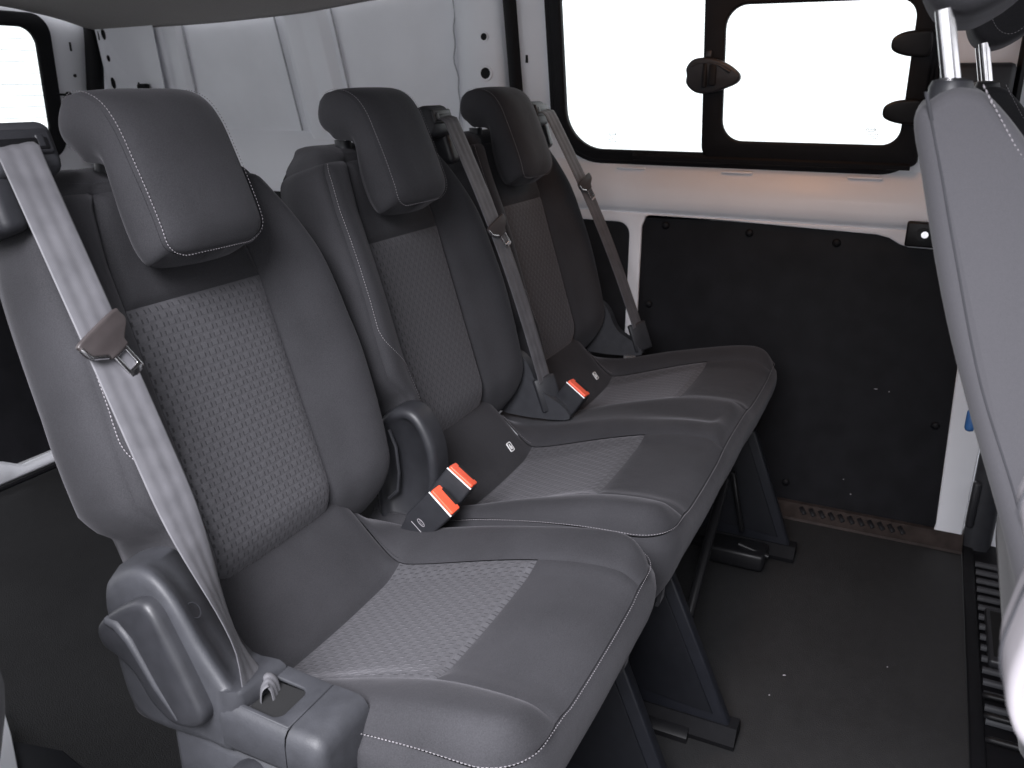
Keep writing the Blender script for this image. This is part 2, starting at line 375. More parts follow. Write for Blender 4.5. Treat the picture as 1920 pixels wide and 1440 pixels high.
# ------------------------------------------------------------------ rear door with heated window
rd = empty('rear_door', (1.0, 1.74, 0)); tag(rd, 'white rear door with black-edged heated window behind the near seat', 'van door')
rd.location = (0, 0, 0)
def ry(z): return 1.745-.0*max(0, .7-z)
plate('door_panel', [rrect(.15, 1.262, .60, 1.24, .02), rrect(.30, 1.098, .80, 1.175, (.05, .05, .05, .05))[::-1]], .03, lambda a, b, c: (a+.06*(b-1.0)*.3, 1.762+c, b), PAINT, rd, .006)
plate('window_seal', [rrect(.285, 1.112, .785, 1.19, .06), rrect(.33, 1.062, .83, 1.15, .05)[::-1]], .014, lambda a, b, c: (a+.06*(b-1.0)*.3, 1.742+c, b), RUBBER, rd, .004)
plate('window_pane', [rrect(.30, 1.10, .80, 1.175, .05)], .004, lambda a, b, c: (a+.06*(b-1.0)*.3, 1.765+c, b), GLASS, rd)
for i in range(10):
    z = .84+i*.031
    tube('heater_wire', [(.34+.73*k/6, 1.758, z+.0006*math.sin(k*2.1)) for k in range(7)], .0007, WIRE, rd, 4)
tube('wiper_cable_clip', [(1.10, 1.738, .966), (1.12, 1.735, .966), (1.138, 1.735, .963)], [.004, .003, .004], RUBBER, rd, 8)
box('cable_clip_head', (1.132, 1.727, .951), (1.146, 1.742, .974), RUBBER, rd, .005)
box('slot', (1.178, 1.7435, 1.09), (1.183, 1.7465, 1.115), HOLE, rd, .0)
tube('bolt_hole', [(1.180, 1.7435, 1.02), (1.180, 1.7465, 1.02)], .005, HOLE, rd, 12)
loft('pillar_seal', [[(o-.018, 1.728, z), (o-.020, 1.712, z), (o-.008, 1.700, z), (o+.012, 1.698, z), (o+.03, 1.706, z), (o+.03, 1.73, z)] for z, o in ((.62, 1.19), (.8, 1.205), (.98, 1.217), (1.115, 1.236), (1.24, 1.248))], RUBBER, rd, caps=False, closed=True, sharp=70)
plate('lower_trim_panel', [rrect(.0, 1.24, .03, .70, .01)], .008, lambda a, b, c: (a, 1.436+.31*(b/.7)+c, b), TRIMB, rd, .002)
loft('lower_frame', [[(x, 1.425, .0), (x, 1.418, .008), (x, 1.420, .040+b), (x, 1.43, .046+b), (x, 1.445, .046+b), (x, 1.445, .0)] for x, b in ((.1, .02), (.50, .018), (.53, .008), (.58, -.022), (.66, -.02), (.8, -.018), (1.25, -.01))], PAINT, rd, sharp=50)
tube('floor_edge_tube', [(.2, 1.385, .008), (.56, 1.385, .008), (1.2, 1.39, .008)], .006, RUBBER, rd, 8)

# ------------------------------------------------------------------ sliding door
sd = empty('sliding_door', (1.25, -.3, 0)); tag(sd, 'white sliding side door with two-pane window and black trim panels', 'van door')
sd.location = (0, 0, 0)
def lx(z): return 1.29-(z-.84)*.2
WF = lambda off: (lambda a, b, c: (lx(b)+off+c, a, b))
# upper sheet round the window, swept profile below it
plate('window_surround', [rrect(-.90, .268, .818, 1.26, .004), rrect(-.632, .168, .836, 1.2, (.03, .10, .075, .10), 10)], .012, WF(-.006), PAINT, sd, .003)
def belt_prof(y):
    k = sst(-.62, -.70, y)
    return [(lx(.82)-.012, .826), (1.276, .814), (1.266, .80), (1.256, .785), (1.2475, .765), (1.2445, .74), (1.2465, .722), (1.2525, .712), (1.2585, .708), (1.2585, .700)]
loft('waist_sill', [[(x, y, z) for x, z in belt_prof(y)] for y in [.268-i*.06 for i in range(20)]], PAINT, sd, caps=False, closed=False, sharp=60)
# lower frame sheet with two openings
big = rrect(-.772, -.052, .052, .703, (.022, .03, .02, .03)); 
big = [p for p in big]
# notch under the latch bracket at the front top corner
big = [p for p in rrect(-.772, -.052, .052, .703, (.028, .004, .02, .02))]
notch = []
for (a, b) in [(-.055+0, .0)]: pass
bigpts = [(-.052, .60), (-.052, .675), (-.060, .695), (-.080, .704), (-.30, .700), (-.575, .693), (-.600, .688), (-.622, .676), (-.640, .671), (-.70, .670), (-.750, .671), (-.764, .664), (-.768, .645), (-.7745, .40), (-.789, .045), (-.787, .030), (-.778, .026), (-.07, .026), (-.056, .030), (-.052, .045)]
small = rrect(-.022, .225, .03, .682, .03)
plate('frame_sheet', [[(.268, .012), (.268, .706), (-.845, .706), (-.845, .012)], bigpts, small], .010, lambda a, b, c: (1.2585+c, a, b), PAINT, sd, .003)
tp = plate('trim_panel', [[(a*1.0+(.004 if a > -.4 else -.004), b+(.004 if b > .3 else -.004)) for a, b in bigpts]], .006, lambda a, b, c: (1.266+c, a, b), TRIMB, sd, .001)
tag(tp, 'large black hardboard trim panel')
plate('trim_panel', [rrect(-.027, .23, .045, .687, .03)], .006, lambda a, b, c: (1.266+c, a, b), TRIMB, sd, .001)
def fastener(y, z):
    V = []; n = 12
    for r, h in ((.0095, 0), (.009, .003), (.006, .0055), (.002, .0065)):
        V.append([(1.2625-h, y+r*math.cos(2*PI*i/n), z+r*math.sin(2*PI*i/n)) for i in range(n)])
    return loft('fastener', V, RUBBER, tp)
for y, z in ((-.109, .680), (-.306, .676), (-.496, .668), (-.078, .484), (-.752, .279), (-.08, .2), (-.45, .075)): fastener(y, z)
# scuffs: small pale chips on the board
for y, z, a, b in ((-.62, .345, .007, .0016), (-.648, .343, .002, .0025), (-.60, .075, .0025, .002), (-.58, .11, .002, .0015)):
    plate('scuff', [[(a*math.cos(i*PI/4)*random.uniform(.5, 1), b*math.sin(i*PI/4)*random.uniform(.5, 1)) for i in range(8)]], .0006, lambda p, q, c, y=y, z=z: (1.2625+c, y+p, z+q), GREYT, tp)
# rubber door seal in front of the jamb
loft('door_seal', [[(lx(z)+.0, .262, z), (lx(z)-.028, .264, z), (lx(z)-.036, .276, z), (lx(z)-.028, .290, z), (lx(z), .292, z)] for z in [.72+i*.05 for i in range(11)]], RUBBER, sd, caps=False, sharp=70)
box('slot', (lx(1.06)-.0125, .243, 1.045), (lx(1.06)-.0105, .249, 1.075), HOLE, sd, 0)
# window: seal, panes, sliding pane frame
plate('window_seal', [rrect(-.640, .178, .824, 1.23, (.03, .12, .085, .115), 12), rrect(-.60, .150, .850, 1.20, (.03, .10, .07, .09), 12)], .022, WF(-.013), RUBBER, sd, .005)
plate('seal_lip', [rrect(-.648, .190, .816, 1.24, (.03, .13, .09, .125), 12), rrect(-.632, .174, .830, 1.23, (.03, .12, .08, .11), 12)], .008, WF(-.016), RUBBER, sd, .003)
g1 = plate('window_pane', [rrect(-.21, .16, .84, 1.21, .05)], .004, WF(.004), GLASS, sd)
fr = plate('pane_frame', [rrect(-.632, -.181, .835, 1.205, (.03, .02, .015, .03)), rrect(-.592, -.226, .878, 1.153, (.045, .035, .035, .045))[::-1]], .020, WF(-.020), RUBBER, sd, .006, 3)
plate('window_pane', [rrect(-.60, -.22, .87, 1.16, .04)], .004, WF(-.010), GLASS, sd)
# track under the panes
loft('window_track', [[(lx(.83)-.030, y, .845), (lx(.83)-.036, y, .838), (lx(.83)-.034, y, .829), (lx(.83)-.026, y, .8275), (lx(.83)-.024, y, .845)] for y in (-.02, -.15, -.3, -.45, -.58, -.62)], RUBBER, sd, sharp=40)
# latch on the post
lt = plate('window_latch', [smooth_loop([(-.149, 1.030), (-.160, 1.045), (-.178, 1.051), (-.205, 1.050), (-.235, 1.040), (-.258, 1.025), (-.266, 1.012), (-.258, .999), (-.230, .987), (-.205, .979), (-.178, .978), (-.160, .986), (-.149, 1.0), (-.150, 1.015)])], .020, WF(-.042), PLASTD, sd, .006, 3)
for y0, y1, z0, z1 in ((-.196, -.186, .990, 1.040), (-.216, -.200, .994, 1.038)):
    box('latch_button', (lx(1.015)-.058, y0, z0), (lx(1.015)-.050, y1, z1), RUBBER, lt, .003)
tube('latch_rim', [(lx(1.03)-.0515, y, z) for y, z in ((-.162, 1.034), (-.175, 1.041), (-.2, 1.042), (-.225, 1.034), (-.245, 1.022))], .0035, PLASTD, lt, 8)
box('latch_stop', (lx(1.06)-.036, -.200, 1.052), (lx(1.06)-.028, -.188, 1.066), PLASTD, lt, .002)
for zc in (1.072, .945):
    plate('pane_hinge', [smooth_loop([(-.558, zc+.012), (-.575, zc+.021), (-.60, zc+.024), (-.625, zc+.02), (-.625, zc-.02), (-.60, zc-.024), (-.575, zc-.020), (-.558, zc-.012), (-.554, zc)])], .018, WF(-.040), GLOSSB, sd, .006, 3)
# printed glass marks (oval emblem and small lines)
def etch(y, z, off):
    ring = [(.010*math.cos(i*PI/12), .0045*math.sin(i*PI/12)) for i in range(24)]; inn = [(.0088*math.cos(i*PI/12), .0034*math.sin(i*PI/12)) for i in range(24)]
    V, Fc = plate_data([ring, inn], .0002); V = [Vector((v.x, v.y+.012, v.z)) for v in V]
    for k in range(5):
        a = len(V); x = -.006+k*.003; V += [Vector((x, .0105, 0)), Vector((x+.0015, .0105, 0)), Vector((x+.002, .0135, 0)), Vector((x+.0005, .0135, 0))]; Fc.append((a, a+1, a+2, a+3))
    for r, zz in enumerate((.003, -.001, -.005)):
        x = -.014
        while x < .013:
            L = random.uniform(.001, .004); a = len(V); V += [Vector((x, zz-.0008, 0)), Vector((x+L, zz-.0008, 0)), Vector((x+L, zz+.0008, 0)), Vector((x, zz+.0008, 0))]; Fc.append((a, a+1, a+2, a+3)); x += L+.0009
    return mesh_obj('glass_print', [Vector((lx(z+v.y)+off, y-v.x, z+v.y)) for v in V], Fc, ETCH, sd, False, fix=False)
etch(.040, .872, -.0005); etch(-.535, .896, -.0145)
# latch bracket at the front edge of the door
br = box('lock_bracket', (1.232, -.72, .676), (1.256, -.632, .728), GLOSSB, sd, .004)
tube('striker_bush', [(1.232, -.664, .703), (1.224, -.664, .703)], .013, GLOSSB, br, 16)
tube('striker_pin', [(1.2235, -.668, .704), (1.222, -.668, .704)], .007, METAL, br, 12)
for y in (.02, -.23, -.5): box('pressed_tab', (1.262, y-.07, .806), (1.270, y, .812), PAINT, sd, .002)

# ------------------------------------------------------------------ door sill and front floor
ds = empty('door_sill'); tag(ds, kind='structure')
loft('sill_plate', [[(1.213, y, .001), (1.215, y, .007), (1.225, y, .010), (1.250, y, .030), (1.30, y, .0315), (1.31, y, 0)] for y in (.3, -.2, -.5, -.7, -.848)], BROWNSILL, ds, sharp=30)
for i in range(11):
    y = -.50-.022*i; box('sill_rib', (1.226, -.005, -.001), (1.247, .005, .0028), RUBBER, ds, .001, 1, Matrix.Translation((0, y, .0105)) @ Matrix.Rotation(.45, 4, 'Z') @ Matrix.Translation((0, 0, 0)) if False else Matrix.Translation((1.2365, y, .0195)) @ Matrix.Rotation(-.67, 4, 'Y') @ Matrix.Rotation(.6, 4, 'Z') @ Matrix.Translation((-1.2365, 0, 0)))
ff = empty('front_floor'); tag(ff, kind='structure')
box('cabin_mat', (-.6, -1.9, -.2), (1.5, -.872, -.004), RUBBER, ff, .002)
box('edge_strip', (-.8, -.872, -.05), (1.30, -.849, .006), RUBBER, ff, .003)
for i in range(16): 
    x = .64+i*.036
    loft('mat_rib', [[(x+dx*math.cos(a)+.4*(-.876-yy)*0, yy, .0+.009*math.sin(a)) for a in [k*PI/6 for k in range(7)] for dx in (.007,)] for yy in (-.874, -.878, -1.1)], PLAST, ff, sharp=60)
for i, (x, z) in enumerate(((.70, .012), (.645, .012), (.585, .012))):
    tube('mat_ridge', [(x, -.874, z-.004), (x-.004, -.880, z), (x-.004, -1.1, z)], .006, GLOSSB, ff, 8)
bx = box('floor_well_frame', (.80, -1.1, -.003), (.985, -.884, .016), PLASTD, ff, .005)
box('floor_well', (.815, -1.09, .0155), (.97, -.892, .0172), HOLE, ff, 0)
# front door aperture seen between the front seats
fd = empty('front_side_door'); tag(fd, 'white front door pillar and black trim beyond the front seats', 'van door')
loft('pillar', [[(1.262, -.848, z), (1.250, -.852, z), (1.245, -.87, z), (1.25, -.90, z), (1.29, -.91, z)] for z in (0, .4, .8, 1.22)], PLAST, fd, caps=False, closed=False, sharp=70)
plate('door_skin', [rrect(-1.9, -.85, -.1, 1.26, .02)], .01, lambda a, b, c: (1.30+c, a, b), PAINT, fd)
box('black_trim', (1.17, -.775, .955), (1.225, -.66, 1.036), PLASTD, fd, .01)
loft('belt_pillar_seal', [[(1.22+.01*math.cos(a), -.785+.008*math.sin(a), z) for a in [k*PI/4 for k in range(8)]] for z in (.7, .9, 1.22)], RUBBER, fd)
box('seat_belt_anchor', (1.232, -.862, .06), (1.252, -.845, .17), PLASTD, fd, .005)

# ------------------------------------------------------------------ rear seats
BP = Vector((0, 0, .448)); BT = Vector((0, .2981, .9545)); BF = Vector((0, -.9545, .2981))
Q = [0, .25, .42, .5, .6, .68, .74, .79, .9, 1.0]
QX = [0, .062, .105, .126, .158, .184, .202, .212, .214, .192]
QN = [0, 0, .001, .012, .034, .042, .034, .012, -.035, -.078]
def back_pt(q, v):
    s = v; dn = 0.
    if v > .45:
        t = min((v-.45)/.08, 1.05)*PI/2; s = .45+.052*math.sin(t); dn = -.055*(1-math.cos(t))
    if v < .05: dn -= .085*((.05-v)/.10)**2
    aq = abs(q)
    w = spline(v, [-.06, .0, .1, .2, .27, .34, .39, .43, .462, .495, .53], [.88, .96, 1.02, 1.03, .98, .90, .81, .71, .61, .47, .30])
    if q < 0: w = lerp(w, 1, .45)*(1-.20*(1-sst(.095, .145, s))*sst(.3, .8, aq)) if v < .44 else lerp(w, 1, .45*(1-sst(.44, .5, v)))
    bo = spline(s, [-.06, 0, .1, .3, .42, .49], [.5, .8, 1, 1, .6, .1])
    x = spline(aq, Q, QX); n = spline(aq, Q, QN)
    if aq > .42: x = .105*(1 if w > .9 else lerp(1, w/.9, .8))+(x-.105)*(w if w < 1 else 1+(w-1)*2) if True else 0
    else: x = x*(1 if w > .9 else lerp(1, w/.9, .8))
    if n > 0: n *= bo
    n -= .004*math.exp(-((aq-.43)/.04)**2)
    if v > .45: n = lerp(n, -.045, (1-math.cos(t))*.9)
    return BP+Vector((math.copysign(x, q), 0, 0))+BT*s+BF*(n+dn)
def hp(path, t):     # point on (s,n) path with smooth interpolation
    xs = [i/(len(path)-1) for i in range(len(path))]
    return spline(t, xs, [p[0] for p in path]), spline(t, xs, [p[1] for p in path])
HF = [(.372, .060), (.382, .065), (.402, .068), (.440, .066), (.480, .062), (.515, .057), (.540, .046), (.556, .026), (.561, .004), (.555, -.017)]
HB = [(.363, .038), (.374, .022), (.408, .016), (.435, .016), (.460, .020), (.478, .023), (.487, .015), (.491, .002), (.496, -.010), (.505, -.020)]
HX = -.014                       # the pads sit a little left of the seat centre line
def loc3(x, s, n): return BP+Vector((x, 0, 0))+BT*s+BF*n
def hw_(t):
    W_, r = .077, .060; d = t*.30
    b = W_ if d > r else W_-r+math.sqrt(max(0, r*r-(r-d)**2))
    if t > .8: b *= 1-.10*((t-.8)/.2)**2
    return b
def make_headrest(parent, dark=False):
    def Ff(a, t):
        s, n = hp(HF, t); k = 1-abs(a)**3.2
        return loc3(HX+a*hw_(t), s, n+.013*k*(.45+.55*sst(0, .25, t))*(1-sst(.72, 1, t)*.6))
    def Fn(a, t):                # same face without the rounded outline, for clean normals
        s, n = hp(HF, t); k = 1-abs(a)**3.2
        return loc3(HX+a*.077, s, n+.013*k*(.45+.55*sst(0, .25, t))*(1-sst(.72, 1, t)*.6))
    def Fb(a, t):
        s, n = hp(HB, t); return loc3(HX+a*hw_(t)*.93, s, n)
    ts = [i/44 for i in range(45)]; us = [-1+i/12 for i in range(25)]
    hr = panel('headrest', Ff, BF+BT, lambda v: -1, lambda v: 1, 0, 1, 27, 46, FAB, parent, puff=.002, dip=.0015, rad=.006, NS=Fn)
    # side band between the two outline loops
    def ring(fn):
        L = [fn(-1, t) for t in ts]+[fn(a, 1) for a in us[1:-1]]+[fn(1, t) for t in reversed(ts)]+[fn(a, 0) for a in reversed(us[1:-1])]
        return L
    A = ring(Ff); B = ring(Fb); NA = len(A); par = [(-1, t) for t in ts]+[(a, 1) for a in us[1:-1]]+[(1, t) for t in reversed(ts)]+[(a, 0) for a in reversed(us[1:-1])]
    out = []
    for i in range(NA):
        a, t = par[i]; tn = A[(i+1) % NA]-A[i-1]; nf = nrm(Fn, a*.97, min(max(t, .03), .97), .01)
        d = tn.cross(nf).normalized(); inn_ = Ff(a*.8, min(max(t, .12), .88))
        out.append(d if d.dot(A[i]-inn_) > 0 else -d)
    for _ in range(3): out = [(out[i-1]+out[i]*2+out[(i+1) % NA]).normalized() for i in range(NA)]
    loops = []
    for k in range(11):
        t = k/10
        loops.append([p.lerp(q, t)+out[i]*(.011 if par[i][1] > .1 else .0015)*math.sin(PI*min(1, t*1.06))**.8-BF*(.001 if k == 0 else 0) for i, (p, q) in enumerate(zip(A, B))])
    loft('headrest_side', loops, FAB, hr, caps=False, sharp=180)
    grid('headrest_rear', lambda a, t: Fb(a, t), us, ts, FAB, hr)
    # stitching round the front face
    path = []
    loop2 = [(-1+.05, t) for t in [1-i/60 for i in range(61)]]
    edge = [(-.955, 1-i/80*.965) for i in range(81)]+[(-.955+1.91*i/30, .032) for i in range(1, 30)]+[(.955, .035+i/80*.965) for i in range(81)]
    pts = []
    for a, t in edge:
        n = nrm(Fn, a, max(t, .02), .01); 
        if n.dot(BF+BT) < 0: n = -n
        pts.append((Ff(a, t)+n*(.0022 if t > .05 else .0034), n))
    stitches('stitching', pts, THREAD, hr)
    for sx in (-.045, .045):
        tube('headrest_post', [loc3(sx, .515, -.016), loc3(sx, .47, -.028)], .0055, METAL, hr, 10)
        tube('post_collar', [loc3(sx, .497, -.026), loc3(sx, .484, -.030)], .013, PLASTD, hr, 12)
    return hr
def make_back(parent, name='backrest'):
    bk = panel(name, back_pt, BF, lambda v: -.42, lambda v: .42, .333, .462, 25, 20, FAB, parent)
    panel('woven_insert', back_pt, BF, lambda v: -.42, lambda v: .42, -.045, .333, 29, 60, WEAVE, bk, puff=.002, uvf=lambda u, v: (u*.25, v))
    for sg in (-1, 1):
        a, b = (.42, .74) if sg > 0 else (-.74, -.42)
        panel('side_bolster', back_pt, BF, lambda v: a, lambda v: b, -.05, .462, 25, 64, FAB, bk, puff=.0025)
        a2, b2 = (.74, 1) if sg > 0 else (-1, -.74)
        panel('side_panel', back_pt, Vector((sg, 0, 0)), lambda v: a2, lambda v: b2, -.05, .462, 18, 64, FAB, bk, puff=.002, edges=(sg > 0, sg < 0, 0, 1))
    panel('shoulder_cap', back_pt, BT, lambda v: -1, lambda v: 1, .462, .53, 61, 12, FAB, bk, puff=.001, edges=(0, 0, 1, 0))
    def rear(a, v):
        p, q = back_pt(-1, v), back_pt(1, v); t = (a+1)/2; r = p.lerp(q, t); return r-BF*.02*(1-a**4)
    grid('back_shell', rear, [-1+i/8 for i in range(17)], [-.05+i*.58/24 for i in range(25)], PLASTD, bk)
    pts = []
    def add(q, v):
        n = nrm(back_pt, q, v, .004)
        if n.dot(BF) < 0: n = -n
        pts.append((back_pt(q, v)+n*.0034, n))
    for i in range(60): add(-.725, .455-i/59*.235)
    for i in range(1, 25): add(lerp(-.725, -.56, (i/24)**2.2), lerp(.22, .142, i/24))
    for i in range(1, 28): add(-.56-.04*math.sin(i/27*PI), .142-i*.155/27)
    stitches('stitching', pts, THREAD, bk)
    pts = []
    for i in range(50): add(-.62+.62*i/49, .470)
    stitches('stitching', pts, DTHREAD, bk)
    return bk
# --- seat cushions
YF, HW, RC = -.418, .210, .052
zcY = [-.43, -.36, -.275, -.15, -.09, -.068, -.05, -.02, 0, .03, .06]
zcZ = [.432, .437, .424, .378, .356, .352, .366, .404, .428, .455, .47]
zbY = [-.43, -.39, -.34, -.276, -.18, -.12, -.06, 0, .06]
zbZ = [.457, .462, .459, .446, .422, .403, .388, .384, .38]
def xedge(y):
    d = (YF+RC)-y
    return HW if d <= 0 else HW-RC+math.sqrt(max(0, RC*RC-d*d))
def xcre(y): return spline(y, [-.43, -.36, -.275, -.07, .03], [.128, .128, .126, .138, .15])
def ctz(ax, y):
    zc = spline(y, zcY, zcZ)-.004*math.cos(min(ax, .12)/.12*PI/2); zb = spline(y, zbY, zbZ)
    xc = xcre(y); k = sst(xc-.038, xc+.055, ax); return lerp(zc, zb, k)
ZS = .413
def sdf(ax, y):
    qx = ax-(HW-RC); qy = (YF+RC)-y
    return RC-(math.hypot(max(qx, 0), max(qy, 0))+min(max(qx, qy), 0))
def seamed(z, d, y):
    zs = min(spline(y, [-.42, -.3, -.2, -.1, -.05, .05], [.432, .427, .414, .394, .385, .375]), z-.006)
    return lerp(z, zs, max(0, 1-max(d, 0)/.030)**2)
def cush1(x, y):
    y = max(y, YF); return Vector((x, y, seamed(ctz(abs(x), y), sdf(abs(x), y), y)))
X2, X3 = .45, .897
def cush2(x, y):
    mid = (X2+X3)/2; xl = x-X2 if x < mid else x-X3
    outer = xl if x >= mid else -xl; y = max(y, YF)
    d = sdf(max(outer, 0), y)
    return Vector((x, y, seamed(ctz(abs(xl), y), d, y)-(.006+.016*sst(-.18, -.38, y))*math.exp(-((x-mid)/.055)**2)*sst(0, .04, d)))
UPV = Vector((0, 0, 1))
def cushion_outline(x0, x1):      # from rear-left round the front to rear-right
    P = []
    for i in range(24): P.append((x0, lerp(.045, YF+RC, i/23), -1, 0))
    for i in range(1, 14): a = PI/2*i/14; P.append((x0+RC-RC*math.cos(a), YF+RC-RC*math.sin(a), -math.cos(a), -math.sin(a)))
    nx = max(20, int((x1-x0)/.02))
    for i in range(nx+1): P.append((lerp(x0+RC, x1-RC, i/nx), YF, 0, -1))
    for i in range(1, 14): a = PI/2*(1-i/14); P.append((x1-RC+RC*math.cos(a), YF+RC-RC*math.sin(a), math.cos(a), -math.sin(a)))
    for i in range(24): P.append((x1, lerp(YF+RC, .045, i/23), 1, 0))
    return P
def make_cushion(parent, C, centres, x0, x1, skirt_z=.280):
    main = None
    for cx in centres:
        f = lambda x, y, cx=cx: C(cx+x, y)
        p = panel('cushion', f, UPV, lambda v: -xcre(v), lambda v: xcre(v), -.285, YF, 33, 22, FAB, parent if main is None else main, puff=.002, dip=.0012, edges=(1, 1, 1, 1))
        if main is None: main = p
        else: p.name = 'front_panel'
        panel('woven_insert', f, UPV, lambda v: -xcre(v), lambda v: xcre(v), -.068, -.285, 33, 34, WEAVE, main, puff=.002, uvf=lambda u, v: (u, v))
        panel('rear_panel', f, UPV-Vector((0, .6, 0)), lambda v: -xcre(v)-.0, lambda v: xcre(v)+.0, .045, -.068, 33, 20, FAB, main, edges=(1, 1, 0, 1))
    segs = [(centres[0], -1)]
    if len(centres) == 1: segs += [(centres[0], 1)]
    for cx, sg in [(centres[0], -1), (centres[-1], 1)]:
        f = lambda x, y, cx=cx: C(cx+x, y)
        if sg < 0: panel('thigh_bolster', f, UPV, lambda v: -xedge(v), lambda v: -min(xcre(v), xedge(v)-.0005), .045, YF+.0003, 26, 56, FAB, main, puff=.002, dip=.0012, edges=(1, 1, 0, 0))
        else: panel('thigh_bolster', f, UPV, lambda v: min(xcre(v), xedge(v)-.0005), lambda v: xedge(v), .045, YF+.0003, 26, 56, FAB, main, puff=.002, dip=.0012, edges=(1, 1, 0, 0))
    if len(centres) > 1:
        panel('middle_bolster', C, UPV, lambda v: X2+xcre(v), lambda v: X3-xcre(v), .045, YF, 40, 56, FAB, main, puff=.002, dip=.0012, edges=(1, 1, 0, 1))
    O = cushion_outline(x0, x1); loops = []
    for k in range(13):
        t = k/12; L = []
        for i, (x, y, nx, ny) in enumerate(O):
            top = C(x, y).z-.003; fy = abs(ny)
            bz = skirt_z+.02*(1-fy)+.004*math.sin(i*.31)
            b = .013*math.sin(PI*min(1, t**.6*1.02))-.046*t*t*(.5+.5*fy)-.0015*(t == 0)
            b += .0012*math.sin(i*.55+t*3)*t
            L.append((x+nx*b, y+ny*b, lerp(top, bz, t)))
        loops.append(L)
    loft('cushion_skirt', loops, FAB, main, caps=False, closed=False, sharp=180)
    mesh_obj('cushion_base', [Vector(p) for p in loops[-1]], [tuple(range(len(loops[-1])))], PLASTD, main, False)
    pts = []
    for x, y, nx, ny in O[6:-6]:
        p = C(x-nx*.003, y-ny*.003); n = (Vector((nx, ny, 0))*.6+UPV).normalized(); pts.append((p+Vector((nx, ny, 0))*.0045+n*.0002-UPV*.0035, (Vector((nx, ny, 0))+UPV*.4).normalized()))
    stitches('stitching', pts, THREAD, main)
    for cx in centres:
        # cross stitches on the rear riser
        for xq, mt in ((xcre(-.03)-.002, THREAD if cx > .1 else DTHREAD), (-xcre(-.03)+.004, THREAD if cx > .1 else DTHREAD)):
            pts = []
            for i in range(20):
                y = -.004-.062*i/19; p = C(cx+xq, y); pts.append((p+Vector((0, -.002, .0022)), Vector((0, -.7, .7))))
            stitches('stitching', pts, mt, main)
    return main

# --- belts, guides, buckles
def ribbon(name, P, Wd, width, mat, parent, thick=.0011):
    """P: list of points, Wd: list of width directions; slight lengthwise ridges"""
    P = [Vector(p) for p in P]; T = frames(P); n = 25; V = []; UV = []; d = 0
    for i, p in enumerate(P):
        if i: d += (P[i]-P[i-1]).length
        w_ = Vector(Wd[i]); w_ = (w_-T[i]*w_.dot(T[i])).normalized(); nn = T[i].cross(w_)
        for side in (1, -1):
            for k in range(n):
                t = k/(n-1)-.5; ridge = .00028*math.cos(t*2*PI*3)
                V.append(p+w_*t*width+nn*side*(thick/2*(1-.5*(abs(t)*2)**8))+nn*ridge); UV.append((t*width, d))
    m_ = 2*n; Fc = []
    for i in range(len(P)-1):
        for k in range(m_-1):
            a, b = (k, k+1)
            if k == n-1: continue
            Fc.append((i*m_+a, i*m_+b, (i+1)*m_+b, (i+1)*m_+a))
        for a, b in ((0, n), (n-1, 2*n-1)): Fc.append((i*m_+a, i*m_+b, (i+1)*m_+b, (i+1)*m_+a))
    return mesh_obj(name, V, Fc, mat, parent, True, UV)
def tongue(parent, o, ax, wd, scale=1.):
    """seat-belt tongue: o centre, ax direction of the metal blade, wd sideways"""
    ax = Vector(ax).normalized(); wd = Vector(wd); wd = (wd-ax*wd.dot(ax)).normalized(); nn = wd.cross(ax)
    if nn.dot(Vector(CAM)-Vector(o)) < 0: nn = -nn
    fr_ = lambda x, y, z: Vector(o)+(wd*x+ax*y)*scale+nn*(z*scale)
    body = plate('belt_tongue', [smooth_loop([(-.036, -.012), (-.030, -.019), (.028, -.019), (.034, -.012), (.033, .000), (.016, .012), (.013, .020), (-.013, .020), (-.016, .012), (-.034, .002)], 4)], .007, lambda x, y, z: fr_(x, y, z+.004), BRONZE, parent, .0025)
    plate('blade', [rrect(-.0115, .0115, .014, .052, (.005, .005, .001, .001)), rrect(-.0065, .0065, .022, .042, .001)[::-1]], .003, lambda x, y, z: fr_(x, y, z+.004), METAL, body, .0008)
    tube('wing', [fr_(-.036, -.013, .007), fr_(-.034, .001, .008), fr_(-.018, .013, .008)], .003*scale, METAL, body, 8)
    return body
def guide(parent, ox, mirror):
    """belt outlet housing on the shoulder corner; ox seat centre, mirror=+1 right shoulder"""
    s = mirror
    def L(x, sv, n): p = loc3(0, sv, n); return Vector((ox+s*x, p.y, p.z))
    def body(x0, x1, s0, s1, n0, n1, r, name, mat, par, shear=0):
        bm = bmesh.new(); bmesh.ops.create_cube(bm, size=1); bmesh.ops.bevel(bm, geom=bm.edges, offset=r, segments=4, profile=.5, affect='EDGES') if False else None
        for v in bm.verts: v.co = Vector((lerp(x0, x1, v.co.x+.5), lerp(s0, s1, v.co.y+.5), lerp(n0, n1, v.co.z+.5)))
        bmesh.ops.bevel(bm, geom=bm.edges, offset=r, segments=4, profile=.5, affect='EDGES')
        V = [L(v.co.x, v.co.y+shear*(v.co.x-x0), v.co.z) for v in bm.verts]; bm.verts.index_update(); Fc = [tuple(v.index for v in f.verts) for f in bm.faces]; bm.free()
        return mesh_obj(name, V, Fc, mat, par, True, sharp=45)
    g = body(.138, .216, .478, .532, -.06, .034, .014, 'belt_guide', PLAST, parent)
    body(.148, .212, .497, .522, .028, .0375, .004, 'guide_bezel', PLASTD, g)
    body(.153, .207, .501, .513, .031, .0385, .002, 'guide_slot', GLOSSB, g)
    body(.157, .166, .503, .516, .030, .0388, .002, 'guide_roller', PLASTD, g)
    body(.192, .222, .430, .486, -.05, .026, .010, 'guide_skirt', PLASTD, g)
    return g
